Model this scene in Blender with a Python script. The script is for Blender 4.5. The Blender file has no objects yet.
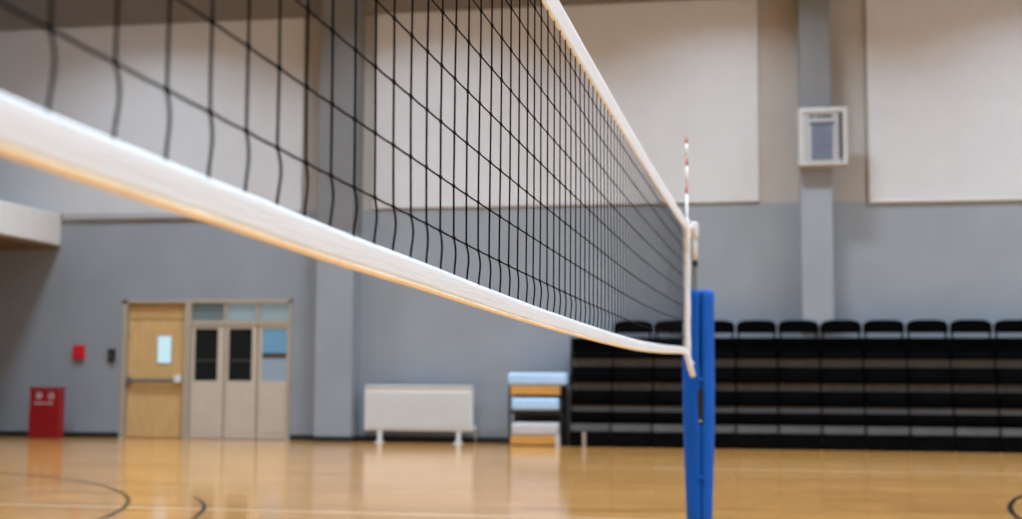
import bpy, math, random
from math import sin, cos, pi, radians
from mathutils import Vector, Matrix

random.seed(7)
scene = bpy.context.scene
col = scene.collection

# ------------------------------------------------------------------ camera
YAW, PITCH, ROLL = 0.1861, 0.0889, 0.0057
fw = Vector((-sin(YAW) * cos(PITCH), cos(YAW) * cos(PITCH), sin(PITCH)))
rt = Vector((cos(YAW), sin(YAW), 0.0))
up = rt.cross(fw)
r2 = rt * cos(ROLL) + up * sin(ROLL)
u2 = up * cos(ROLL) - rt * sin(ROLL)
cam_data = bpy.data.cameras.new('camera')
cam_data.sensor_width = 36.0
cam_data.lens = 1378.1 / 1022.0 * 36.0
cam_data.clip_start = 0.05
cam_data.clip_end = 200.0
cam_data.dof.use_dof = True
cam_data.dof.focus_distance = 2.9
cam_data.dof.aperture_fstop = 4.0
cam = bpy.data.objects.new('camera', cam_data)
col.objects.link(cam)
M3 = Matrix((r2, u2, -fw)).transposed()
cam.matrix_world = Matrix.Translation((0.5464, 0.0, 1.1007)) @ M3.to_4x4()
scene.camera = cam

# ------------------------------------------------------------------ world, exposure
world = bpy.data.worlds.new('world')
scene.world = world
world.use_nodes = True
bgn = world.node_tree.nodes.get('Background')
bgn.inputs[0].default_value = (0.62, 0.75, 1.0, 1.0)
bgn.inputs[1].default_value = 0.6
vs = scene.view_settings
vs.view_transform = 'Standard'
vs.look = 'None'
vs.gamma = 1.0
vs.use_curve_mapping = False
vs.exposure = 0.22

# ------------------------------------------------------------------ room size and lights
XL, XR, YB, YF, ZC = -19.0, 19.0, -9.0, 24.8, 9.9      # left, right, wall behind the camera, far wall, ceiling
LAMP_X = (-11.0, -5.5, 0.0, 5.5, 11.0)
LAMP_Y = (-5.0, 0.5, 6.0, 11.5, 17.0, 21.5)
LAMP_Z = 9.3
LAMP_W = 195.0
LAMP_COL = (0.74, 0.88, 1.0)
LAMP_SPREAD = radians(125)                              # deep reflectors: little light on the upper walls
WIN_Y = (-4.5, 2.5, 9.5, 16.5)                          # high windows in the right wall
WIN_Z0, WIN_Z1, WIN_HALF = 4.6, 8.0, 2.6
WIN_W = 300.0
WIN_COL = (0.74, 0.88, 1.0)


def area_light(name, loc, rot, sx, sy, watts, color):
    ld = bpy.data.lights.new(name, 'AREA')
    ld.shape = 'RECTANGLE'
    ld.size, ld.size_y = sx, sy
    ld.energy = watts
    ld.color = color
    o = bpy.data.objects.new(name, ld)
    o.location = loc
    o.rotation_euler = rot
    col.objects.link(o)
    return o


for yy in WIN_Y:
    area_light('window_daylight', (XR - 0.12, yy, (WIN_Z0 + WIN_Z1) / 2), (0, radians(90), 0),
               WIN_Z1 - WIN_Z0, 2 * WIN_HALF, WIN_W, WIN_COL)

# ------------------------------------------------------------------ materials
MATS = {}


def mat(name, color, rough=0.6, metal=0.0, noise=0.0, nscale=20.0, bump=0.0, bscale=60.0,
        coat=0.0, emit=None, estr=0.0, spec=0.5, stretch=(1, 1, 1), coat_rough=0.05):
    if name in MATS:
        return MATS[name]
    m = bpy.data.materials.new(name)
    m.use_nodes = True
    nt = m.node_tree
    b = nt.nodes['Principled BSDF']
    b.inputs['Base Color'].default_value = (*color, 1)
    b.inputs['Roughness'].default_value = rough
    b.inputs['Metallic'].default_value = metal
    b.inputs['Specular IOR Level'].default_value = spec
    if coat:
        b.inputs['Coat Weight'].default_value = coat
        b.inputs['Coat Roughness'].default_value = coat_rough
    if emit:
        b.inputs['Emission Color'].default_value = (*emit, 1)
        b.inputs['Emission Strength'].default_value = estr
    if noise or bump:
        tc = nt.nodes.new('ShaderNodeTexCoord')
        mp = nt.nodes.new('ShaderNodeMapping')
        mp.inputs['Scale'].default_value = stretch
        nt.links.new(tc.outputs['Object'], mp.inputs['Vector'])
    if noise:
        n = nt.nodes.new('ShaderNodeTexNoise')
        n.inputs['Scale'].default_value = nscale
        n.inputs['Detail'].default_value = 4
        nt.links.new(mp.outputs[0], n.inputs['Vector'])
        r = nt.nodes.new('ShaderNodeMapRange')
        r.inputs['From Min'].default_value = 0.3
        r.inputs['From Max'].default_value = 0.7
        r.inputs['To Min'].default_value = 1 - noise
        r.inputs['To Max'].default_value = 1 + noise
        nt.links.new(n.outputs['Fac'], r.inputs['Value'])
        mx = nt.nodes.new('ShaderNodeVectorMath')
        mx.operation = 'SCALE'
        mx.inputs[0].default_value = color
        nt.links.new(r.outputs[0], mx.inputs['Scale'])
        nt.links.new(mx.outputs[0], b.inputs['Base Color'])
    if bump:
        n2 = nt.nodes.new('ShaderNodeTexNoise')
        n2.inputs['Scale'].default_value = bscale
        n2.inputs['Detail'].default_value = 3
        nt.links.new(mp.outputs[0], n2.inputs['Vector'])
        bp = nt.nodes.new('ShaderNodeBump')
        bp.inputs['Strength'].default_value = bump
        bp.inputs['Distance'].default_value = 0.01
        nt.links.new(n2.outputs['Fac'], bp.inputs['Height'])
        nt.links.new(bp.outputs[0], b.inputs['Normal'])
    MATS[name] = m
    return m


def floor_material():
    """strip maple court: narrow boards running along X, satin lacquer"""
    m = bpy.data.materials.new('maple_court')
    m.use_nodes = True
    nt = m.node_tree
    b = nt.nodes['Principled BSDF']
    tc = nt.nodes.new('ShaderNodeTexCoord')
    br = nt.nodes.new('ShaderNodeTexBrick')
    br.offset = 0.37
    br.inputs['Scale'].default_value = 1.0
    br.inputs['Brick Width'].default_value = 1.6
    br.inputs['Row Height'].default_value = 0.085
    br.inputs['Mortar Size'].default_value = 0.0016
    br.inputs['Mortar Smooth'].default_value = 0.4
    br.inputs['Bias'].default_value = 0.0
    br.inputs['Color1'].default_value = FLOOR_A
    br.inputs['Color2'].default_value = FLOOR_B
    br.inputs['Mortar'].default_value = (0.16, 0.085, 0.035, 1)
    nt.links.new(tc.outputs['Object'], br.inputs['Vector'])
    mp = nt.nodes.new('ShaderNodeMapping')
    mp.inputs['Scale'].default_value = (0.8, 7.0, 1.0)
    nt.links.new(tc.outputs['Object'], mp.inputs['Vector'])
    gr = nt.nodes.new('ShaderNodeTexNoise')
    gr.inputs['Scale'].default_value = 3.0
    gr.inputs['Detail'].default_value = 6
    nt.links.new(mp.outputs[0], gr.inputs['Vector'])
    rg = nt.nodes.new('ShaderNodeMapRange')
    rg.inputs['From Min'].default_value = 0.3
    rg.inputs['From Max'].default_value = 0.7
    rg.inputs['To Min'].default_value = 0.76
    rg.inputs['To Max'].default_value = 1.24
    nt.links.new(gr.outputs['Fac'], rg.inputs['Value'])
    sc_ = nt.nodes.new('ShaderNodeVectorMath')
    sc_.operation = 'SCALE'
    nt.links.new(br.outputs['Color'], sc_.inputs[0])
    nt.links.new(rg.outputs[0], sc_.inputs['Scale'])
    nt.links.new(sc_.outputs[0], b.inputs['Base Color'])
    b.inputs['Roughness'].default_value = FLOOR_ROUGH
    b.inputs['Specular IOR Level'].default_value = FLOOR_SPEC
    return m


FLOOR_A = (0.62, 0.315, 0.098, 1)
FLOOR_B = (0.41, 0.19, 0.052, 1)
FLOOR_ROUGH = 0.12
FLOOR_SPEC = 0.5

GREY_WALL = mat('grey_wall_paint', (0.265, 0.295, 0.34), 0.55, noise=0.05, nscale=1.3, bump=0.08, bscale=40)
SHADED_GREY = mat('shaded_pilaster_grey', (0.175, 0.178, 0.186), 0.6, noise=0.05, nscale=1.5)  # grey darkened to paint in the shade high on the pilasters
BEIGE_WALL = mat('beige_wall_paint', (0.40, 0.37, 0.345), 0.6, noise=0.04, nscale=1.3)
BEAM_PAINT = mat('taupe_beam_paint', (0.20, 0.18, 0.165), 0.6, noise=0.05, nscale=1.5)
PANEL_WHITE = mat('white_panel_cloth', (0.575, 0.585, 0.62), 0.75, noise=0.02, nscale=2.5)
WHITE_PAINT = mat('white_paint', (0.70, 0.68, 0.68), 0.55, noise=0.03, nscale=3)
SILL_GREY = mat('pale_grey_sill', (0.40, 0.41, 0.43), 0.6)
SOFFIT = mat('soffit_bounce_brown', (0.17, 0.105, 0.05), 0.6, noise=0.12, nscale=3)  # brown of reflected light put into the colour of the underside
CEIL = mat('ceiling_paint', (0.45, 0.44, 0.43), 0.7, noise=0.04, nscale=2)
BLACK_RUBBER = mat('black_rubber', (0.012, 0.012, 0.013), 0.5)
BLACK_CORD = mat('black_net_cord', (0.004, 0.004, 0.005), 0.8, spec=0.06, noise=0.3, nscale=300)
TAPE = mat('white_net_tape', (0.75, 0.78, 0.83), 0.7, noise=0.04, nscale=9, stretch=(1, 0.25, 6), bump=0.25, bscale=60)
HEM = mat('hem_bounce_tint', (0.84, 0.68, 0.46), 0.7, noise=0.06, nscale=14)  # amber tint paints in floor light on the lower tape edge
BLUE_VINYL = mat('blue_vinyl', (0.0005, 0.082, 0.42), 0.5, spec=0.2, noise=0.06, nscale=6, bump=0.06, bscale=30)
STEEL = mat('dull_steel', (0.30, 0.29, 0.27), 0.4, metal=0.7, noise=0.08, nscale=20)
POLE_DARK = mat('brown_grey_pole', (0.085, 0.075, 0.062), 0.5, noise=0.1, nscale=12)
CHROME = mat('bright_steel', (0.72, 0.72, 0.73), 0.25, metal=0.9)
RED_ROD = mat('red_band', (0.58, 0.19, 0.155), 0.45)
WHITE_ROD = mat('white_band', (0.85, 0.85, 0.85), 0.45)
SEAT_BLACK = mat('black_seat_plastic', (0.0025, 0.0025, 0.0028), 0.7, noise=0.15, nscale=8, spec=0.0)
SEAT_DARK = mat('charcoal_deck', (0.004, 0.0038, 0.0038), 0.7, noise=0.25, nscale=5, spec=0.0)
STRIP_GREY = mat('grey_seat_edge', (0.115, 0.115, 0.117), 0.6, spec=0.1, noise=0.18, nscale=4)
OAK = mat('honey_door_veneer', (0.62, 0.40, 0.18), 0.42, noise=0.10, nscale=5, stretch=(4, 4, 0.5))
OAK_DARK = mat('honey_header_veneer', (0.54, 0.335, 0.14), 0.42, noise=0.10, nscale=5, stretch=(0.5, 4, 4))
FRAME_TAUPE = mat('taupe_door_frame', (0.40, 0.35, 0.285), 0.5, noise=0.04, nscale=4)
LEAF_BEIGE = mat('beige_leaf_paint', (0.55, 0.48, 0.40), 0.5, noise=0.03, nscale=4)
SEAL = mat('dark_joint_seal', (0.05, 0.045, 0.04), 0.7)
GLASS_BLACK = mat('dark_room_glass', (0.012, 0.014, 0.014), 0.08, spec=0.5)
GLASS_LIT = mat('daylit_glass', (0.35, 0.5, 0.55), 0.12, emit=(0.60, 0.86, 0.93), estr=0.48)
GLASS_BLUE = mat('blue_lit_glass', (0.10, 0.2, 0.3), 0.1, emit=(0.16, 0.36, 0.55), estr=0.30)
GLASS_PALE = mat('pale_lit_glass', (0.2, 0.25, 0.3), 0.1, emit=(0.34, 0.42, 0.52), estr=0.22)
GLASS_GREY = mat('grey_transom_glass', (0.12, 0.15, 0.16), 0.1, emit=(0.18, 0.24, 0.27), estr=0.15)  # faint emission stands in for what the transom reflects
GLASS_SILVER = mat('silver_transom_glass', (0.2, 0.25, 0.27), 0.1, emit=(0.34, 0.48, 0.56), estr=0.22)  # stronger emission for the brighter reflection in these transoms
RED_PAINT = mat('dark_red_paint', (0.27, 0.006, 0.010), 0.4, noise=0.06, nscale=6)
RED_BRIGHT = mat('bright_red_plastic', (0.62, 0.012, 0.025), 0.4)
MARK_WHITE = mat('white_print', (0.55, 0.50, 0.50), 0.6)
BLACK_PLASTIC = mat('black_plastic', (0.012, 0.013, 0.016), 0.4)
ENAMEL = mat('white_enamel', (0.66, 0.66, 0.66), 0.4, noise=0.02, nscale=4)
ENAMEL_SHADOW = mat('grey_enamel_grille', (0.45, 0.45, 0.46), 0.5)
MAT_BLUE = mat('pale_blue_vinyl', (0.42, 0.62, 0.88), 0.45, noise=0.05, nscale=6)
MAT_GREY = mat('pale_grey_vinyl', (0.52, 0.51, 0.51), 0.5, noise=0.05, nscale=6)
PLY = mat('orange_plywood', (0.56, 0.28, 0.07), 0.5, noise=0.12, nscale=6, stretch=(0.5, 4, 4))
BOX_WHITE = mat('white_unit_plastic', (0.47, 0.475, 0.48), 0.45)
BOX_GREY = mat('grey_unit_plastic', (0.38, 0.40, 0.43), 0.5)
BOX_BLUE = mat('slate_blue_louvre', (0.14, 0.20, 0.32), 0.4, noise=0.08, nscale=6)
BOX_DARK = mat('dark_slot', (0.05, 0.05, 0.05), 0.6)
LINE_WHITE = mat('white_line_paint', (0.66, 0.48, 0.30), 0.16)
LINE_BLACK = mat('black_line_paint', (0.015, 0.013, 0.012), 0.16)


# ------------------------------------------------------------------ mesh helpers
class MB:
    def __init__(self):
        self.v, self.f, self.smooth = [], [], []

    def add(self, vs_, fs, smooth=False):
        o = len(self.v)
        self.v += [tuple(p) for p in vs_]
        for q in fs:
            self.f.append(tuple(i + o for i in q))
            self.smooth.append(smooth)
        return self

    def box(self, x0, x1, y0, y1, z0, z1):
        p = [(x0, y0, z0), (x1, y0, z0), (x1, y1, z0), (x0, y1, z0), (x0, y0, z1), (x1, y0, z1), (x1, y1, z1), (x0, y1, z1)]
        return self.add(p, [(0, 3, 2, 1), (4, 5, 6, 7), (0, 1, 5, 4), (1, 2, 6, 5), (2, 3, 7, 6), (3, 0, 4, 7)])

    def rbox(self, x0, x1, y0, y1, z0, z1, b):
        """box with chamfered edges"""
        import bmesh
        bm = bmesh.new()
        bmesh.ops.create_cube(bm, size=1.0)
        for v in bm.verts:
            v.co = Vector(((x0 + x1) / 2 + v.co.x * (x1 - x0), (y0 + y1) / 2 + v.co.y * (y1 - y0), (z0 + z1) / 2 + v.co.z * (z1 - z0)))
        bmesh.ops.bevel(bm, geom=list(bm.edges), offset=b, segments=2, affect='EDGES', profile=0.5)
        bm.verts.index_update()
        self.add([v.co[:] for v in bm.verts], [[v.index for v in f.verts] for f in bm.faces])
        bm.free()
        return self

    def tube(self, pts, r, n=8, caps=True):
        pts = [Vector(p) for p in pts]
        rs = r if isinstance(r, (list, tuple)) else [r] * len(pts)
        vs_, fs = [], []
        ref = None
        for i, p in enumerate(pts):
            t = (pts[min(i + 1, len(pts) - 1)] - pts[max(i - 1, 0)]).normalized()
            if ref is None:
                ref = Vector((1, 0, 0)) if abs(t.x) < 0.9 else Vector((0, 1, 0))
            a = (ref - t * ref.dot(t)).normalized()
            ref = a
            c = t.cross(a)
            for k in range(n):
                q = 2 * pi * k / n
                vs_.append(p + (a * cos(q) + c * sin(q)) * rs[i])
        for i in range(len(pts) - 1):
            for k in range(n):
                k2 = (k + 1) % n
                fs.append((i * n + k, i * n + k2, (i + 1) * n + k2, (i + 1) * n + k))
        if caps:
            fs.append(tuple(range(n - 1, -1, -1)))
            fs.append(tuple((len(pts) - 1) * n + k for k in range(n)))
        return self.add(vs_, fs, True)

    def sweep(self, rings, closed=True, caps=True, smooth=True):
        """rings: equal-length lists of points, joined in order"""
        n = len(rings[0])
        vs_ = [p for r in rings for p in r]
        fs = []
        for i in range(len(rings) - 1):
            for k in range(n if closed else n - 1):
                k2 = (k + 1) % n
                fs.append((i * n + k, i * n + k2, (i + 1) * n + k2, (i + 1) * n + k))
        if caps and closed:
            fs.append(tuple(range(n - 1, -1, -1)))
            fs.append(tuple((len(rings) - 1) * n + k for k in range(n)))
        return self.add(vs_, fs, smooth)

    def prism(self, poly, y0, y1):
        """poly in (x, z), extruded along y"""
        n = len(poly)
        vs_ = [(x, y0, z) for x, z in poly] + [(x, y1, z) for x, z in poly]
        fs = [tuple(range(n)), tuple(range(2 * n - 1, n - 1, -1))]
        fs += [(k, k + n, (k + 1) % n + n, (k + 1) % n) for k in range(n)]
        return self.add(vs_, fs)

    def ball(self, c, r, n=6):
        rings = []
        for i in range(1, 4):
            a = pi * i / 4
            rings.append([(c[0] + r * sin(a) * cos(2 * pi * k / n), c[1] + r * sin(a) * sin(2 * pi * k / n), c[2] - r * cos(a)) for k in range(n)])
        return self.sweep(rings)

    def build(self, name, material, parent=None, label=None):
        me = bpy.data.meshes.new(name)
        me.from_pydata(self.v, [], self.f)
        me.polygons.foreach_set('use_smooth', self.smooth)
        me.validate()
        me.update()
        me.materials.append(material)
        o = bpy.data.objects.new(name, me)
        col.objects.link(o)
        if parent is not None:
            o.parent = parent
            o.matrix_parent_inverse = Matrix.Translation(-Vector(parent.location))
        if label:
            o['label'] = label
        return o


def fix_normals(o):
    import bmesh
    bm = bmesh.new()
    bm.from_mesh(o.data)
    bmesh.ops.recalc_face_normals(bm, faces=bm.faces)
    bm.to_mesh(o.data)
    bm.free()
    return o


def tag(o, label, cat, group=None, kind=None):
    o['label'] = label
    o['category'] = cat
    if group:
        o['group'] = group
    if kind:
        o['kind'] = kind
    return o


def thing(name, label, cat, loc=(0, 0, 0), group=None, kind=None):
    o = bpy.data.objects.new(name, None)
    o.location = loc
    o.empty_display_size = 0.1
    col.objects.link(o)
    return tag(o, label, cat, group, kind)


def dup(src, dx=0.0, dy=0.0, dz=0.0, parent=None):
    c = src.copy()
    col.objects.link(c)
    c.location = (src.location.x + dx, src.location.y + dy, src.location.z + dz)
    if parent is not None:
        c.parent = parent
    return c


# ------------------------------------------------------------------ room shell
Z_BOUND = 4.31          # where the grey wall paint stops
Z_BEAM = 8.06           # underside of the beam over the white panels
tag(MB().box(XL, XR, YB, YF + 0.6, -0.2, 0.0).build('floor', floor_material()),
    'glossy maple strip sports floor with painted court lines', 'floor', kind='structure')
floor = bpy.data.objects['floor']
tag(MB().box(XL, XR, YB, YF + 0.3, ZC, ZC + 0.2).build('ceiling', CEIL), 'plain painted ceiling high over the sports hall', 'ceiling', kind='structure')
tag(MB().box(XL - 0.3, XL, YB, YF + 0.3, 0, ZC).build('wall_left', GREY_WALL), 'grey side wall beneath the balcony', 'wall', kind='structure')
tag(MB().box(XL, XR, YB - 0.3, YB, 0, ZC).build('wall_front', GREY_WALL), 'grey wall on the camera side of the hall', 'wall', kind='structure')

# right wall with four high window openings
mb = MB().box(XR, XR + 0.3, YB, YF + 0.3, 0, WIN_Z0).box(XR, XR + 0.3, YB, YF + 0.3, WIN_Z1, ZC)
edges = [YB]
for yy in WIN_Y:
    edges += [yy - WIN_HALF, yy + WIN_HALF]
edges.append(YF + 0.3)
for i in range(0, len(edges), 2):
    mb.box(XR, XR + 0.3, edges[i], edges[i + 1], WIN_Z0, WIN_Z1)
wr = tag(mb.build('wall_right', GREY_WALL), 'grey side wall pierced by high windows', 'wall', kind='structure')
for yy in WIN_Y:
    fr = MB()
    for d in (-WIN_HALF + 0.04, 0, WIN_HALF - 0.04):
        fr.box(XR + 0.1, XR + 0.2, yy + d - 0.04, yy + d + 0.04, WIN_Z0, WIN_Z1)
    for z in (WIN_Z0, WIN_Z1 - 0.08):
        fr.box(XR + 0.1, XR + 0.2, yy - WIN_HALF, yy + WIN_HALF, z, z + 0.08)
    fr.build('window_frame', WHITE_PAINT, wr)

# far wall: grey below, beige above, doorway cut out
DX0, DX1, DZ1 = -11.76, -8.33, 2.64
mb = MB()
mb.box(XL, DX0, YF, YF + 0.3, 0, Z_BOUND).box(DX1, XR, YF, YF + 0.3, 0, Z_BOUND).box(DX0, DX1, YF, YF + 0.3, DZ1, Z_BOUND)
wall = tag(mb.build('wall_back', GREY_WALL), 'grey far wall with white panels and shallow pilasters', 'wall', kind='structure')
MB().box(XL, XR, YF + 0.03, YF + 0.3, Z_BOUND, ZC).build('upper_wall', BEIGE_WALL, wall, 'beige upper part of the wall')
MB().box(XL, XR, YF - 0.20, YF + 0.03, Z_BEAM, ZC).build('beam', BEAM_PAINT, wall, 'dark taupe beam above the white panels')
for x0, x1 in ((-15.4, -8.17), (-6.76, 0.38), (2.28, 9.3)):
    p = MB().rbox(x0, x1, YF - 0.04, YF + 0.03, Z_BOUND + 0.02, Z_BEAM, 0.012).build('panel', PANEL_WHITE, wall, 'large flat white panel')
MB().rbox(-13.05, -8.17, YF - 0.07, YF + 0.03, Z_BOUND - 0.09, Z_BOUND + 0.02, 0.01).build('sill', SILL_GREY, wall, 'thin pale ledge under the white panel')
MB().rbox(2.28, 9.3, YF - 0.06, YF + 0.03, Z_BOUND - 0.03, Z_BOUND + 0.02, 0.008).build('sill', WHITE_PAINT, wall, 'thin pale ledge under the white panel')
for x0, x1, zs in ((-7.68, -6.98, 3.85), (1.09, 1.63, 4.9), (9.9, 10.5, 4.9)):
    pil = MB().rbox(x0, x1, 24.27, YF + 0.03, 0, zs, 0.012).build('pilaster', GREY_WALL, wall, 'grey pilaster standing out from the wall')
    MB().rbox(x0, x1, 24.27, YF + 0.03, zs, Z_BEAM + 0.6, 0.012).build('upper_shaft', SHADED_GREY, pil, 'upper part of the pilaster with shade painted in darker grey')

mb = MB()
for x0, x1 in ((XL, DX0 - 0.02), (DX1 + 0.02, -7.68), (-6.98, 1.09), (1.63, 9.9), (10.5, XR)):
    mb.box(x0, x1, YF - 0.022, YF - 0.001, 0, 0.10)
for x0, x1 in ((-7.68, -6.98), (1.09, 1.63)):
    mb.box(x0 - 0.02, x1 + 0.02, 24.248, 24.269, 0, 0.10).box(x0 - 0.022, x0 - 0.001, 24.27, YF, 0, 0.10).box(x1 + 0.001, x1 + 0.022, 24.27, YF, 0, 0.10)
tag(mb.build('baseboard_back', BLACK_RUBBER), 'black rubber skirting along the foot of the grey wall', 'baseboard', kind='structure')

# balcony along the left side
bal = thing('balcony', 'white balcony slab jutting in from the left above the red bin', 'balcony', (-16, 12, 0), kind='structure')
MB().rbox(XL, -13.1, YB, YF - 0.01, 3.72, 4.33, 0.02).build('slab', WHITE_PAINT, bal)
MB().box(XL, -13.16, YB, YF - 0.01, 3.66, 3.715).build('soffit', SOFFIT, bal, 'balcony underside with brown reflected light painted in')


# court lines (painted, a hair above the boards)
def strip_line(name, x0, x1, y0, y1, m, label):
    o = MB().box(x0, x1, y0, y1, 0.0, 0.0012).build(name, m, floor, label)
    return o


def arc_line(cx_, cy_, r, a0, a1, w, m, label):
    n = 90
    vs_, fs = [], []
    for i in range(n + 1):
        a = radians(a0 + (a1 - a0) * i / n)
        for rr in (r - w / 2, r + w / 2):
            vs_.append((cx_ + rr * cos(a), cy_ + rr * sin(a), 0.0016))
    for i in range(n):
        fs.append((2 * i, 2 * i + 1, 2 * i + 3, 2 * i + 2))
    o = MB().add(vs_, fs).build('court_line', m, floor, label)
    return o


strip_line('court_line', -13, 9, 11.26, 11.33, LINE_WHITE, 'white court line across the hall')
strip_line('court_line', -1, 13, 18.1, 18.16, LINE_WHITE, 'white court line near the bleachers')
arc_line(-11.39, 8.92, 6.83, -60, 100, 0.045, LINE_BLACK, 'black three-point arc')
arc_line(-9.85, 9.155, 5.99, -40, 33, 0.04, LINE_BLACK, 'black arc beside the three-point arc')
arc_line(11.46, 11.83, 8.91, 115, 245, 0.05, LINE_BLACK, 'black arc curving away from the net')

# ------------------------------------------------------------------ ceiling lamps (bare area lights without housings, out of frame)
n_l = 0
for yy in LAMP_Y:
    for xx in LAMP_X:
        o = area_light('lamp_light', (xx, yy, LAMP_Z), (0, 0, 0), 1.3, 0.5, LAMP_W, LAMP_COL)
        o.data.spread = LAMP_SPREAD

# ------------------------------------------------------------------ doors
d1 = thing('door_1', 'honey-coloured wooden door with push bar and small lit window', 'door', (-11.05, YF + 0.1, 0), kind='structure')
yl = YF + 0.06
mb = MB().box(DX0, DX0 + 0.10, YF - 0.02, YF + 0.28, 0, DZ1).box(DX0, -10.34, YF - 0.02, YF + 0.28, DZ1 - 0.06, DZ1 + 0.01)
mb.box(-10.46, -10.34, YF - 0.03, YF + 0.28, 0, DZ1)
mb.build('door_frame', FRAME_TAUPE, d1, 'taupe door frame')
MB().box(DX0 + 0.10, -10.46, YF + 0.2, YF + 0.29, 0, DZ1 - 0.06).build('backing', SEAL, d1)  # dark sheet added behind the door to stop outside light leaking through
MB().rbox(DX0 + 0.11, -10.47, yl, yl + 0.05, 2.27, DZ1 - 0.07, 0.006).build('header_panel', OAK_DARK, d1)
MB().rbox(DX0 + 0.11, -10.47, yl, yl + 0.05, 0.01, 2.255, 0.006).build('leaf', OAK, d1)
MB().rbox(-11.06, -10.74, yl - 0.012, yl - 0.001, 1.41, 1.97, 0.005).build('window_surround', FRAME_TAUPE, d1)
MB().rbox(-11.035, -10.765, yl - 0.018, yl - 0.0125, 1.435, 1.945, 0.002).build('window_pane', GLASS_LIT, d1, 'bright pale blue vision pane')
pb = MB().rbox(-11.62, -10.66, yl - 0.10, yl - 0.05, 1.06, 1.13, 0.012).build('push_bar', STEEL, d1, 'dull steel push bar')
MB().rbox(-11.66, -11.56, yl - 0.07, yl - 0.001, 1.02, 1.17, 0.01).build('bar_bracket', STEEL, pb)
MB().rbox(-10.66, -10.52, yl - 0.11, yl - 0.001, 1.05, 1.20, 0.02).build('bar_end_case', ENAMEL, pb, 'white latch case')
for z in (0.3, 1.2, 2.0):
    MB().tube([(DX0 + 0.112, yl - 0.012, z - 0.06), (DX0 + 0.112, yl - 0.012, z + 0.06)], 0.011).build('hinge', STEEL, d1)

d2 = thing('door_2', 'beige three-leaf door screen with transom windows beside the wooden door', 'door', (-9.35, YF + 0.1, 0), kind='structure')
mb = MB().box(-10.34, DX1, YF - 0.02, YF + 0.28, DZ1 - 0.06, DZ1 + 0.01).box(DX1 - 0.06, DX1, YF - 0.02, YF + 0.28, 0, DZ1)
mb.box(-10.34, DX1 - 0.06, YF + 0.0, YF + 0.12, 2.15, 2.245)
for x in (-9.66, -9.01):
    mb.box(x - 0.03, x + 0.03, YF + 0.0, YF + 0.12, 2.245, DZ1 - 0.06)
mb.build('door_frame', FRAME_TAUPE, d2, 'taupe frame with transom bars')
MB().box(-10.34, DX1, YF + 0.2, YF + 0.29, 0, DZ1 - 0.06).build('backing', SEAL, d2)
trans = [(-10.33, -9.69, GLASS_GREY), (-9.63, -9.04, GLASS_SILVER), (-8.98, DX1 - 0.06, GLASS_SILVER)]
for x0, x1, g in trans:
    MB().box(x0, x1, YF + 0.06, YF + 0.075, 2.245, DZ1 - 0.06).build('transom_pane', g, d2)
leaf_x = [(-10.33, -9.675), (-9.645, -9.015), (-8.985, DX1 - 0.065)]
for i, (x0, x1) in enumerate(leaf_x):
    y0, y1 = YF + 0.02, YF + 0.075
    if i == 0:
        gx0, gx1 = x0 + 0.06, x1 - 0.13
    elif i == 1:
        gx0, gx1 = x0 + 0.06, x1 - 0.10
    else:
        gx0, gx1 = x0 + 0.07, x1 - 0.03
    gz0, gz1 = 1.10, 2.09
    mb = MB().box(x0, x1, y0, y1, 0.012, gz0).box(x0, x1, y0, y1, gz1, 2.145).box(x0, gx0, y0, y1, gz0, gz1).box(gx1, x1, y0, y1, gz0, gz1)
    lf = mb.build('leaf', LEAF_BEIGE, d2)
    MB().rbox(x0 + 0.07, x1 - 0.07, y0 - 0.008, y0 - 0.0005, 0.12, 0.96, 0.004).build('lower_panel', LEAF_BEIGE, lf)
    if i < 2:
        MB().box(gx0, gx1, y0 + 0.025, y0 + 0.032, gz0, 1.47).build('pane', GLASS_BLACK, lf, 'dark glass pane')
        MB().box(gx0, gx1, y0 + 0.025, y0 + 0.032, 1.50, gz1).build('pane', GLASS_BLACK, lf, 'dark glass pane')
        MB().box(gx0, gx1, y0 + 0.015, y0 + 0.035, 1.47, 1.50).build('glazing_bar', SEAL, lf)
    else:
        MB().box(gx0, gx1, y0 + 0.025, y0 + 0.032, gz0, 1.53).build('pane', GLASS_PALE, lf, 'pale lit glass pane')
        MB().box(gx0, gx1, y0 + 0.025, y0 + 0.032, 1.63, gz1).build('pane', GLASS_BLUE, lf, 'blue lit glass pane')
        MB().box(gx0, gx1, y0 + 0.015, y0 + 0.035, 1.53, 1.63).build('glazing_bar', SEAL, lf)

# ------------------------------------------------------------------ wall-mounted things
al = thing('fire_alarm', 'bright red alarm box on the grey wall above the red bin', 'alarm', (-12.63, YF, 1.63))
MB().rbox(-12.745, -12.51, YF - 0.07, YF - 0.0005, 1.50, 1.77, 0.012).build('case', RED_BRIGHT, al)
MB().rbox(-12.70, -12.555, YF - 0.08, YF - 0.0705, 1.545, 1.66, 0.003).build('cover_plate', RED_BRIGHT, al)
sw = thing('switch_box', 'small black control box on the grey wall beside the wooden door', 'switch', (-11.95, YF, 1.57))
MB().rbox(-12.02, -11.875, YF - 0.06, YF - 0.0005, 1.455, 1.695, 0.01).build('case', BLACK_PLASTIC, sw)
MB().rbox(-11.99, -11.905, YF - 0.068, YF - 0.0605, 1.53, 1.62, 0.003).build('button', SEAL, sw)

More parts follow.
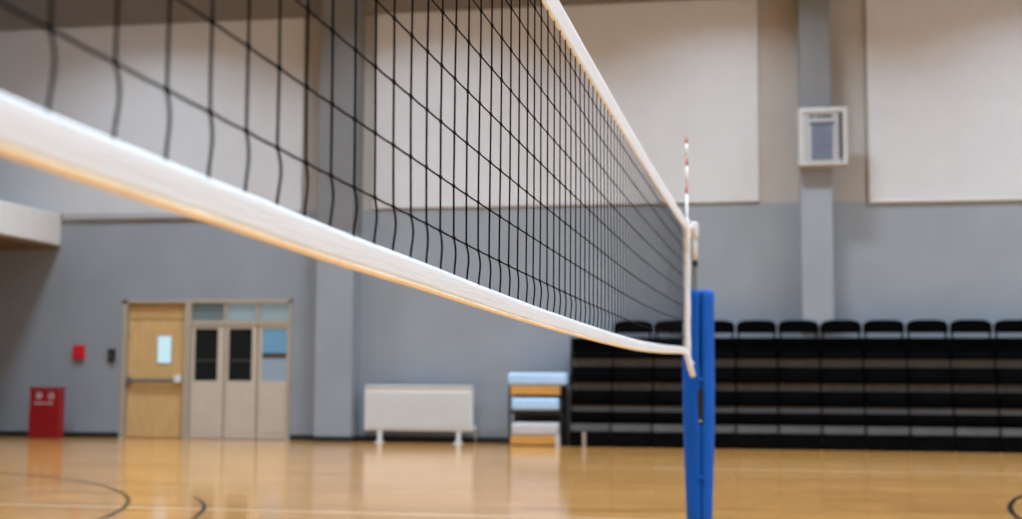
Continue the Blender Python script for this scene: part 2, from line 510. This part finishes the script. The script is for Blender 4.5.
ux0, ux1, uz0, uz1, uy = 1.05, 1.90, 4.84, 5.87, 24.05
un = thing('wall_unit', 'white boxed unit with slate-blue louvred front high on the pilaster', 'wall unit', (1.47, 24.2, uz0))
MB().rbox(ux0, ux1, uy + 0.03, 24.268, uz0, uz1, 0.03).build('case', BOX_WHITE, un)
mb = MB()
mb.rbox(ux0 + 0.02, ux1 - 0.02, uy - 0.01, uy + 0.029, uz1 - 0.10, uz1 - 0.02, 0.008).rbox(ux0 + 0.02, ux1 - 0.02, uy - 0.01, uy + 0.029, uz0 + 0.02, uz0 + 0.07, 0.008)
mb.rbox(ux0 + 0.02, ux0 + 0.10, uy - 0.01, uy + 0.029, uz0 + 0.06, uz1 - 0.09, 0.008).rbox(ux1 - 0.09, ux1 - 0.02, uy - 0.01, uy + 0.029, uz0 + 0.06, uz1 - 0.09, 0.008)
mb.build('front_rim', BOX_WHITE, un)
MB().box(ux0 + 0.10, ux1 - 0.09, uy + 0.015, uy + 0.028, uz0 + 0.07, uz1 - 0.10).build('face_plate', BOX_GREY, un)
MB().rbox(1.255, 1.665, uy - 0.002, uy + 0.0145, 4.92, 5.58, 0.005).build('screen_surround', BOX_WHITE, un)
for i in range(11):
    z = 4.945 + i * 0.057
    MB().add([(1.28, uy - 0.004, z), (1.64, uy - 0.004, z), (1.64, uy - 0.02, z + 0.045), (1.28, uy - 0.02, z + 0.045),
              (1.28, uy - 0.0025, z + 0.052), (1.64, uy - 0.0025, z + 0.052)],
             [(0, 1, 2, 3), (3, 2, 5, 4), (0, 3, 4), (1, 5, 2), (0, 4, 5, 1)]).build('louvre', BOX_BLUE, un)
MB().box(1.255, 1.665, uy - 0.02, uy - 0.003, 5.56, 5.60).build('upper_rail', BOX_DARK, un)
MB().rbox(1.752, 1.808, uy - 0.02, uy + 0.0145, 4.97, 5.76, 0.006).build('side_slot', BOX_DARK, un)
for x0, x1 in ((1.25, 1.33), (1.37, 1.45), (1.46, 1.64)):
    MB().box(x0, x1, uy + 0.008, uy + 0.0145, 5.685, 5.725).build('name_strip', BOX_DARK, un)

# ------------------------------------------------------------------ red bin
bn = thing('red_bin', 'dark red box bin with white markings standing against the grey wall', 'bin', (-12.9, 24.13, 0))
bx0, bx1, by0, by1 = -13.23, -12.58, 24.02, 24.24
MB().rbox(bx0 + 0.015, bx1 - 0.015, by0 + 0.01, by1 - 0.01, 0.0, 0.90, 0.02).build('body', RED_PAINT, bn)
MB().rbox(bx0, bx1, by0, by1, 0.905, 0.96, 0.015).build('lid', RED_PAINT, bn)
MB().rbox(bx0 + 0.02, bx1 - 0.02, by0 - 0.003, by0 + 0.0095, 0.02, 0.56, 0.004).build('front_panel', RED_PAINT, bn)


def ring_mark(cx_, cz_, r, w, a0, a1):
    vs_, fs = [], []
    for i in range(17):
        a = radians(a0 + (a1 - a0) * i / 16)
        vs_ += [(cx_ + (r - w) * cos(a), by0 + 0.006, cz_ + (r - w) * sin(a)), (cx_ + r * cos(a), by0 + 0.006, cz_ + r * sin(a))]
    for i in range(16):
        fs.append((2 * i, 2 * i + 1, 2 * i + 3, 2 * i + 2))
    return vs_, fs


mk = MB().add(*ring_mark(-13.02, 0.80, 0.06, 0.024, 20, 340))
mk.box(-13.02, -12.95, by0 + 0.003, by0 + 0.006, 0.79, 0.812)
mk.build('marking', MARK_WHITE, bn)
MB().add(*ring_mark(-12.77, 0.79, 0.06, 0.024, -60, 240)).box(-12.80, -12.74, by0 + 0.003, by0 + 0.006, 0.74, 0.765).build('marking', MARK_WHITE, bn)
for x0, x1 in ((-13.11, -13.03), (-13.01, -12.95), (-12.92, -12.86), (-12.83, -12.74)):
    MB().box(x0, x1, by0 + 0.003, by0 + 0.006, 0.645, 0.675).build('marking', MARK_WHITE, bn)

# ------------------------------------------------------------------ radiator
rd = thing('radiator', 'white ribbed panel radiator on two short feet against the grey wall', 'radiator', (-5.72, 24.4, 0))
rx0, rx1, rz0, rz1 = -6.735, -4.735, 0.215, 1.035
MB().rbox(rx0, rx1, 24.36, 24.50, rz0, rz1 - 0.035, 0.02).build('body', ENAMEL, rd)
nr = 46
fl = MB()
for i in range(nr):
    x = rx0 + 0.07 + (rx1 - rx0 - 0.14) * i / (nr - 1)
    fl.rbox(x - 0.014, x + 0.014, 24.345, 24.3595, rz0 + 0.07, rz1 - 0.13, 0.005)
fl.build('rib_front', ENAMEL, rd)
MB().rbox(rx0 - 0.005, rx1 + 0.005, 24.345, 24.515, rz1 - 0.034, rz1, 0.008).build('top_grille', ENAMEL, rd)
for x in (rx0 - 0.008, rx1 - 0.004):
    MB().rbox(x, x + 0.012, 24.35, 24.51, rz0 + 0.01, rz1 - 0.036, 0.004).build('side_cover', ENAMEL, rd)
for x in (-6.46, -4.99):
    ft = MB().rbox(x - 0.04, x + 0.04, 24.37, 24.45, 0.02, 0.25, 0.008).build('foot', ENAMEL, rd)
    MB().rbox(x - 0.075, x + 0.075, 24.31, 24.50, 0.0, 0.0195, 0.004).build('foot_plate', ENAMEL, ft)
MB().tube([(rx1 + 0.008, 24.43, 0.30), (rx1 + 0.05, 24.43, 0.30), (rx1 + 0.05, 24.43, 0.28), (rx1 + 0.05, 24.43, 0.02)], 0.011).build('pipe', ENAMEL, rd)
MB().tube([(rx1 + 0.05, 24.43, 0.28), (rx1 + 0.05, 24.35, 0.28)], 0.022).build('valve', ENAMEL, rd)

# ------------------------------------------------------------------ storage rack with gym mats
rk = thing('storage_rack', 'low dark metal rack with orange plywood shelves beside the bleachers', 'rack', (-3.5, 24.1, 0))
kx0, kx1, ky0, ky1 = -3.98, -3.03, 23.88, 24.45
for x in (kx0, kx1 - 0.035):
    for y in (ky0, ky1 - 0.035):
        MB().box(x, x + 0.035, y, y + 0.035, 0.0, 1.05).build('post', BLACK_PLASTIC, rk)
MB().rbox(kx0 + 0.037, kx1 - 0.037, ky0 - 0.005, ky1, 0.885, 1.045, 0.008).build('shelf_board', PLY, rk)
MB().rbox(kx0 + 0.037, kx1 - 0.037, ky0 + 0.02, ky1, 0.555, 0.615, 0.006).build('shelf_board', BLACK_PLASTIC, rk, 'black middle shelf')
MB().rbox(kx0 + 0.037, kx1 - 0.037, ky0 - 0.005, ky1, 0.02, 0.175, 0.008).build('shelf_board', PLY, rk)
MB().box(kx0 + 0.037, kx1 - 0.037, ky1 - 0.02, ky1 - 0.002, 0.18, 0.88).build('back_panel', BLACK_PLASTIC, rk)
MB().rbox(kx1 - 0.12, kx1 - 0.037, ky0 - 0.012, ky0 + 0.02, 0.0, 0.19, 0.006).build('corner_plate', MAT_GREY, rk)


def gym_mat(x0, x1, y0, y1, z0, z1, m, label):
    t = thing('gym_mat', label, 'mat', ((x0 + x1) / 2, (y0 + y1) / 2, z0), 'gym mats on the rack')
    MB().rbox(x0, x1, y0, y1, z0, z1, 0.045).build('body', m, t)
    zm = (z0 + z1) / 2
    MB().box(x0 + 0.12, x0 + 0.16, y0 - 0.003, y1 + 0.003, zm - 0.012, zm + 0.012).build('strap', m, t)
    return t


gym_mat(kx0 - 0.02, -2.945, ky0 - 0.02, ky1 - 0.02, 1.051, 1.27, MAT_BLUE, 'pale blue folded gym mat lying on top of the rack')
gym_mat(kx0 + 0.045, kx1 - 0.045, ky0 - 0.01, ky1 - 0.04, 0.616, 0.835, MAT_BLUE, 'pale blue folded gym mat on the middle shelf of the rack')
gym_mat(kx0 + 0.045, kx1 - 0.045, ky0 - 0.01, ky1 - 0.04, 0.176, 0.40, MAT_GREY, 'pale grey folded gym mat on the lowest shelf of the rack')

# ------------------------------------------------------------------ bleachers (folded telescopic stand)
bl = thing('bleachers', 'black folded bleachers with rows of seats along the grey wall', 'bleachers', (3, 24.1, 0))
PITCH_X = 0.711
GX = -0.044                              # a gap between two seats
BX0, BX1 = -2.88, GX + PITCH_X * 13
# rows from the floor up: front Y, z of grey edge bottom, z of grey edge top, z of black seat top
OVERHANG = (0.0, 0.05, 0.11, 0.15)        # how far the seat shells lean out, made deeper higher up to shade the grey edges
ROWS = [(23.75, 0.265, 0.400, 0.600), (23.88, 0.605, 0.715, 0.970), (24.00, 0.975, 1.110, 1.375), (24.10, 1.380, 1.530, 1.68)]
seat_src = {}
xs = []
x = GX - PITCH_X * 4
while x < BX1 - 0.1:
    xs.append(x)
    x += PITCH_X
xs[0] = BX0
for ri, (fy, z0, z1, z2) in enumerate(ROWS):
    # continuous deck behind the seats of this row
    MB().box(BX0, BX1, fy + 0.06, fy + 0.50 if ri else fy + 0.8, z0 - 0.02, z0 + 0.06).build('deck', SEAT_DARK, bl)
    MB().box(BX0, BX1, fy + 0.10, fy + 0.13, z0 + 0.06, z2 + 0.01).build('riser', SEAT_DARK, bl)
    for i, xa in enumerate(xs):
        xb = GX + PITCH_X * (i - 3)
        g = 0.018
        L = xb - xa - 2 * g
        key = (ri, round(L, 3))
        if key not in seat_src:
            # moulded seat front: black shell with rounded top, grey edge strip under it
            nx = 10
            rings = []
            for k in range(nx + 1):
                u = k / nx
                e = min(u, 1 - u) * L
                drop = 0.035 * max(0.0, 1 - e / 0.05) ** 2
                inset = 0.015 * max(0.0, 1 - e / 0.05)
                xx = g + u * L
                zt = z2 - 0.012 - drop
                oh = OVERHANG[ri]
                rings.append([(xx, -oh + inset, z1 + 0.004), (xx, -0.02 - oh + inset, z1 + 0.03), (xx, -0.03 - oh * 0.7 + inset, (z1 + zt) / 2),
                              (xx, -0.015 + inset, zt - 0.02), (xx, 0.015, zt), (xx, 0.06, zt - 0.005), (xx, 0.085, zt - 0.05), (xx, 0.085, z1 + 0.004)])
            s = fix_normals(MB().sweep(rings).build('seat', SEAT_BLACK, bl))
            s.matrix_parent_inverse = Matrix.Identity(4)
            st = MB().rbox(g, g + L, -0.008, 0.07, z0, z1, 0.012).build('seat_edge', STRIP_GREY, s, 'grey front edge of the seat')
            st.matrix_parent_inverse = Matrix.Identity(4)
            seat_src[key] = (s, st)
            s.location = (xa - bl.location.x, fy - bl.location.y, 0)
        else:
            s0, st0 = seat_src[key]
            s = s0.copy()
            col.objects.link(s)
            s.parent = bl
            s.location = (xa - bl.location.x, fy - bl.location.y, 0)
            st = st0.copy()
            col.objects.link(st)
            st.parent = s
# top row: deck band, then chairs with raised rounded backs and a gap beneath them
MB().box(BX0, BX1, 24.14, 24.50, 1.685, 1.86).build('deck', SEAT_DARK, bl, 'dark band under the top row')
MB().rbox(BX0, BX1, 24.10, 24.139, 1.80, 1.89, 0.008).build('deck_nosing', SEAT_BLACK, bl)
src = None
for i, xa in enumerate(xs):
    xb = GX + PITCH_X * (i - 3)
    if i == 0:
        continue
    if src is None:
        L = xb - xa
        pts_w = [(0.025, 2.005), (L - 0.025, 2.005)]
        poly = [(0.012, 1.99), (0.03, 1.975), (L - 0.03, 1.975), (L - 0.012, 1.99), (L - 0.015, 2.11), (L - 0.05, 2.155), (L - 0.10, 2.18),
                (L - 0.2, 2.195), (0.2, 2.195), (0.10, 2.18), (0.05, 2.155), (0.015, 2.11)]
        b0 = MB().prism(poly, 0.0, 0.04).build('backrest', SEAT_BLACK, bl)
        b0.matrix_parent_inverse = Matrix.Identity(4)
        p0 = MB().box(0.035, 0.07, 0.01, 0.035, 1.86, 1.975).box(L - 0.07, L - 0.035, 0.01, 0.035, 1.86, 1.975).build('bracket', SEAT_BLACK, b0)
        p0.matrix_parent_inverse = Matrix.Identity(4)
        p1 = MB().box(0.02, L - 0.02, -0.02, 0.08, 1.86, 1.872).build('seat_pan', SEAT_BLACK, b0)
        p1.matrix_parent_inverse = Matrix.Identity(4)
        src = (b0, p0, p1)
        b0.location = (xa - bl.location.x, 24.22 - bl.location.y, 0)
    else:
        b = src[0].copy()
        col.objects.link(b)
        b.parent = bl
        b.location = (xa - bl.location.x, 24.22 - bl.location.y, 0)
        for q in src[1:]:
            c = q.copy()
            col.objects.link(c)
            c.parent = b
# base skirt, end frame, support legs
for i, xa in enumerate(xs):
    xb = GX + PITCH_X * (i - 3)
    MB().rbox(xa + 0.01, xb - 0.01, 23.68, 23.70, 0.005, 0.25, 0.004).build('skirt_panel', SEAT_DARK, bl)
mb = MB().box(BX0 - 0.05, BX0 - 0.005, 23.80, 24.70, 0.06, 0.12).box(BX0 - 0.05, BX0 - 0.005, 23.80, 23.85, 0.06, 1.0)
mb.box(BX0 - 0.05, BX0 - 0.005, 24.2, 24.25, 0.12, 1.9).box(BX0 - 0.05, BX0 - 0.005, 24.65, 24.70, 0.12, 1.9).box(BX0 - 0.05, BX0 - 0.005, 24.2, 24.70, 1.85, 1.9)
mb.build('end_frame', BLACK_PLASTIC, bl)
for y in (23.84, 24.5):
    fwm = MB()
    fwm.tube([(BX0 - 0.05, y, 0.055), (BX0 - 0.005, y, 0.055)], 0.055, 14)
    fwm.build('wheel', BLACK_RUBBER, bl)
for k in (0,):
    MB().box(-2.64 + k * PITCH_X, -2.58 + k * PITCH_X, 23.62, 23.679, 0.0, 0.262).build('leg', CHROME, bl, 'bright metal support leg')

# ------------------------------------------------------------------ net post and pad
PX, PY = 0.045, 9.86
po = thing('net_post', 'dull steel volleyball post rising out of the blue pad', 'post', (0.03, PY, 0))
MB().tube([(0.02, PY, 0.012), (0.02, PY, 2.20)], 0.026, 18).build('pole', POLE_DARK, po)
MB().tube([(0.02, PY, 0.0), (0.02, PY, 0.012)], 0.075, 20).build('floor_plate', STEEL, po)
MB().tube([(0.02, PY, 2.20), (0.02, PY, 2.215)], 0.028, 18).build('cap', BLACK_PLASTIC, po)
pu = MB().rbox(0.0, 0.055, PY - 0.16, PY - 0.035, 2.125, 2.235, 0.015).build('pulley_block', ENAMEL, po, 'white pulley block')
MB().tube([(0.006, PY - 0.10, 2.18), (0.049, PY - 0.10, 2.18)], 0.035, 14).build('pulley_wheel', STEEL, pu)
MB().tube([(0.028, PY - 0.10, 2.13), (0.03, PY - 0.085, 2.06), (0.03, PY - 0.075, 1.97)], 0.018, 8).build('tension_rope', TAPE, po, 'white rope hanging from the pulley')
MB().rbox(0.012, 0.048, PY - 0.10, PY - 0.035, 1.925, 1.968, 0.008).build('hook', BLACK_PLASTIC, po)
MB().rbox(0.025, 0.09, PY - 0.095, PY - 0.027, 0.80, 1.08, 0.01).build('winch', BLACK_PLASTIC, po)
MB().tube([(0.058, PY - 0.095, 0.84), (0.058, PY - 0.115, 0.84)], 0.008, 10).build('winch_bolt', CHROME, po)

pd = thing('post_pad', 'bright blue vinyl pad wrapped around the net post', 'pad', (PX, PY, 0))


def pad_half(side):
    """one padded half of the wrap: thick curved shell from the back seam to the front slit"""
    zs = [0.02, 0.05, 0.3, 0.6, 0.79, 0.81, 0.83, 1.05, 1.07, 1.09, 1.17, 1.21, 1.3, 1.5, 1.70, 1.74, 1.76]
    rings = []
    for z in zs:
        t = z / 1.74
        R = 0.088 + 0.025 * min(1.0, max(0.0, (t - 0.05) / 0.45))
        th = 0.055
        if z < 0.04 or z > 1.755:
            R -= 0.012
            th -= 0.02
        gap = 0.004
        if 0.82 <= z <= 1.06:
            gap = 0.019
        elif z >= 1.2:
            gap = 0.010
        elif z > 1.1 or z in (0.81, 1.07):
            gap = 0.006
        out, inn = [], []
        n = 12
        a_start = math.asin(min(0.9, gap / R))
        for k in range(n + 1):
            a = 0.16 + side * (a_start + (pi - 0.01 - a_start - side * 0.16) * k / n)
            # slightly squared outline
            sx = math.copysign(abs(sin(a)) ** 0.88, sin(a))
            sy = math.copysign(abs(cos(a)) ** 0.88, cos(a))
            out.append((PX + R * sx, PY - R * sy, z))
            inn.append((PX + (R - th) * sx, PY - (R - th) * sy, z))
        rings.append(out + inn[::-1])
    return fix_normals(MB().sweep(rings).build('pad_half', BLUE_VINYL, pd))


pad_half(-1)
pad_half(1)
MB().tube([(PX - 0.003, PY - 0.005, 1.08), (PX - 0.003, PY - 0.005, 1.73)], 0.052, 16).build('liner', BLUE_VINYL, pd)
for z in (0.45, 1.13):
    MB().rbox(PX, PX + 0.04, PY - 0.128 if z > 1 else PY - 0.119, PY - 0.114 if z > 1 else PY - 0.106, z - 0.012, z + 0.012, 0.003).build('closure_strap', BLUE_VINYL, pd)

# ------------------------------------------------------------------ volleyball net
NY0, NY1 = -0.12, 9.15
net = thing('volleyball_net', 'black volleyball net with white tape edges sagging across the hall', 'net', (0, 4.7, 1.25))


Z_BOT = [(-0.2, 1.311), (0.5, 1.294), (0.96, 1.2835), (1.28, 1.2785), (1.67, 1.272), (2.07, 1.269), (2.475, 1.264), (3.0, 1.259), (3.6, 1.2555),
         (4.48, 1.2535), (5.2, 1.2545), (5.9, 1.2585), (7.2, 1.2775), (8.54, 1.304), (9.6, 1.322)]


def smooth_table(tab, y):
    """cubic through the table, so the tape hangs in one smooth curve"""
    i = max(0, min(len(tab) - 2, sum(1 for a, _ in tab if a <= y) - 1))
    (x0, a), (x1, b) = tab[i], tab[i + 1]

    def slope(j):
        lo, hi = tab[max(j - 1, 0)], tab[min(j + 1, len(tab) - 1)]
        return (hi[1] - lo[1]) / (hi[0] - lo[0])
    t = (y - x0) / (x1 - x0)
    h_ = x1 - x0
    return ((2 * t ** 3 - 3 * t ** 2 + 1) * a + (t ** 3 - 2 * t ** 2 + t) * h_ * slope(i)
            + (-2 * t ** 3 + 3 * t ** 2) * b + (t ** 3 - t ** 2) * h_ * slope(i + 1))


def z_bot(y):
    return smooth_table(Z_BOT, y)


def z_top(y):
    return 2.079 + 0.0024 * (y - 3.5) ** 2


FR = (0.109, 0.222, 0.339, 0.458, 0.572, 0.681, 0.795, 0.897)


def wob(y, r):
    return 0.0012 * sin(y * 1.7 + r * 0.5) + 0.0005 * sin(y * 4.1 + r * 0.9)


def z_row(y, r):
    b, t = z_bot(y), z_top(y)
    return b + FR[r] * (t - b)


COL_Y = (0.964, 1.073, 1.176, 1.275, 1.372, 1.468, 1.563, 1.66, 1.76, 1.858, 1.956, 2.058, 2.159, 2.258, 2.359, 2.462, 2.568,
         2.675, 2.779, 2.883, 2.986, 3.093, 3.187, 3.283, 3.387, 3.493, 3.594)
COLS = []
k = -10
while True:
    y = COL_Y[k] if 0 <= k < len(COL_Y) else (0.964 + 0.105 * k if k < 0 else 3.594 + 0.1012 * (k - 26))
    if y > NY1 - 0.04:
        break
    if y > NY0 + 0.02:
        COLS.append(y)
    k += 1

for r in range(8):
    pts = []
    for i, y in enumerate([NY0] + COLS + [NY1]):
        pts.append((wob(y, r), y, z_row(y, r)))
        if i < len(COLS) + 1:
            y2 = (y + ([NY0] + COLS + [NY1])[i + 1]) / 2
            pts.append((wob(y2, r), y2, z_row(y2, r) - 0.0008))
    MB().tube(pts, 0.0016, 6).build('horizontal_cord', BLACK_CORD, net)

for ci, y in enumerate(COLS):
    rn = random.Random(ci * 7 + 3)
    jit = rn.uniform(-0.002, 0.002)
    pts = []
    zb, zt = z_bot(y) + 0.014, z_top(y) - 0.02
    za = z_row(y, 0)
    amp = rn.uniform(0.0026, 0.0050)
    s2 = rn.uniform(-0.3, 0.5)
    # slack lowest cell: the cord bows out and back before it enters the tape
    for q in range(9):
        u = q / 8
        bow = sin(pi * u) * amp - sin(2 * pi * u) * amp * 0.35
        pts.append((wob(y, 0) * u + 0.55 * bow, y + jit * u + bow * 0.9 + s2 * 0.002 * (1 - u), zb + (za - zb) * u))
    for r in range(1, 8):
        zc, zd = z_row(y, r - 1), z_row(y, r)
        j2 = rn.uniform(-0.001, 0.001)
        pts.append(((wob(y, r) + wob(y, r - 1)) / 2, y + (jit + j2) / 2 + rn.uniform(-0.0008, 0.0008), (zc + zd) / 2))
        pts.append((wob(y, r), y + j2, zd))
        jit = j2
    pts.append((0, y, zt))
    mb = MB().tube(pts, 0.0018, 6)
    for r in range(8):
        p = pts[8 + 2 * r]
        mb.ball((p[0], p[1], p[2]), 0.0036)
    mb.build('vertical_cord', BLACK_CORD, net)


def tape(name, zf, h0, h1, half, m, n=90, ripple=0.0):
    rings = []
    prof = [(-0.35, h0), (-0.85, h0 + 0.004), (-1.0, h0 * 0.55), (-0.8, h0 * 0.2), (-1.05, 0.0), (-0.8, h1 * 0.3), (-1.0, h1 * 0.55), (-0.85, h1 - 0.005), (-0.3, h1),
            (0.3, h1), (0.85, h1 - 0.005), (1.0, h1 * 0.55), (0.8, h1 * 0.3), (1.05, 0.0), (0.8, h0 * 0.2), (1.0, h0 * 0.55), (0.85, h0 + 0.004), (0.35, h0)]
    for i in range(n + 1):
        y = NY0 + (NY1 - NY0) * i / n
        rp = ripple * (sin(y * 9.0) + 0.6 * sin(y * 23.0 + 1.0))
        rings.append([(px * half + rp * (1 if px else 0), y, zf(y) + pz) for px, pz in prof])
    return fix_normals(MB().sweep(rings).build(name, m, net))


tape('top_tape', z_top, -0.036, 0.036, 0.0065, TAPE)
tape('bottom_tape', z_bot, -0.015, 0.023, 0.0045, TAPE, 140, 0.0005)
pts = [(0, NY0 + (NY1 - NY0) * i / 100, z_bot(NY0 + (NY1 - NY0) * i / 100) - 0.0175) for i in range(101)]
MB().tube(pts, 0.0045, 10).build('hem', HEM, net, 'lower edge of the bottom tape with warm floor light painted in')
for yy, xc in ((NY1, 0.006), (NY0, 0.0)):
    zb, zt = z_bot(yy) - 0.03, z_top(yy) + 0.03
    rings = []
    for i in range(13):
        z = zb + (zt - zb) * i / 12
        ww = 0.0245 + 0.002 * sin(i * 1.9)
        rings.append([(xc + ww * cos(2 * pi * q / 12), yy + 0.01 + 0.018 * sin(2 * pi * q / 12), z) for q in range(12)])
    MB().sweep(rings).build('side_sleeve', TAPE, net, 'white sleeve closing the end of the net')
MB().tube([(0.004, NY1 + 0.0, 1.325), (0.012, NY1 + 0.0, 1.275), (0.028, NY1 + 0.03, 1.20), (0.042, NY1 + 0.06, 1.15)], [0.016, 0.02, 0.02, 0.017], 10).build('tie_strap', TAPE, net, 'white strap hanging from the lower corner')
MB().tube([(0.006, NY1 + 0.03, 2.16), (0.02, PY - 0.165, 2.185)], 0.016, 8).build('head_cord', TAPE, net)
MB().tube([(0.006, NY1 + 0.04, 1.27), (0.02, PY - 0.13, 1.24)], 0.006, 6).build('lower_cord', TAPE, net)

# ------------------------------------------------------------------ antenna
AX, AY = 0.0155, 9.07
an = thing('net_antenna', 'thin red and white striped antenna standing above the end of the net', 'antenna', (AX, AY, 2.0))
segs = [(1.95, 2.345, WHITE_ROD), (2.345, 2.41, RED_ROD), (2.41, 2.53, WHITE_ROD), (2.53, 2.60, RED_ROD), (2.60, 2.68, WHITE_ROD), (2.68, 2.735, RED_ROD)]
for z0, z1, m in segs:
    MB().tube([(AX, AY, z0), (AX, AY, z1 - 0.0005)], 0.008, 10).build('rod_band', m, an)
MB().rbox(AX - 0.0085, AX + 0.013, AY - 0.013, AY + 0.013, 2.12, 2.17, 0.003).build('clamp', WHITE_ROD, an)
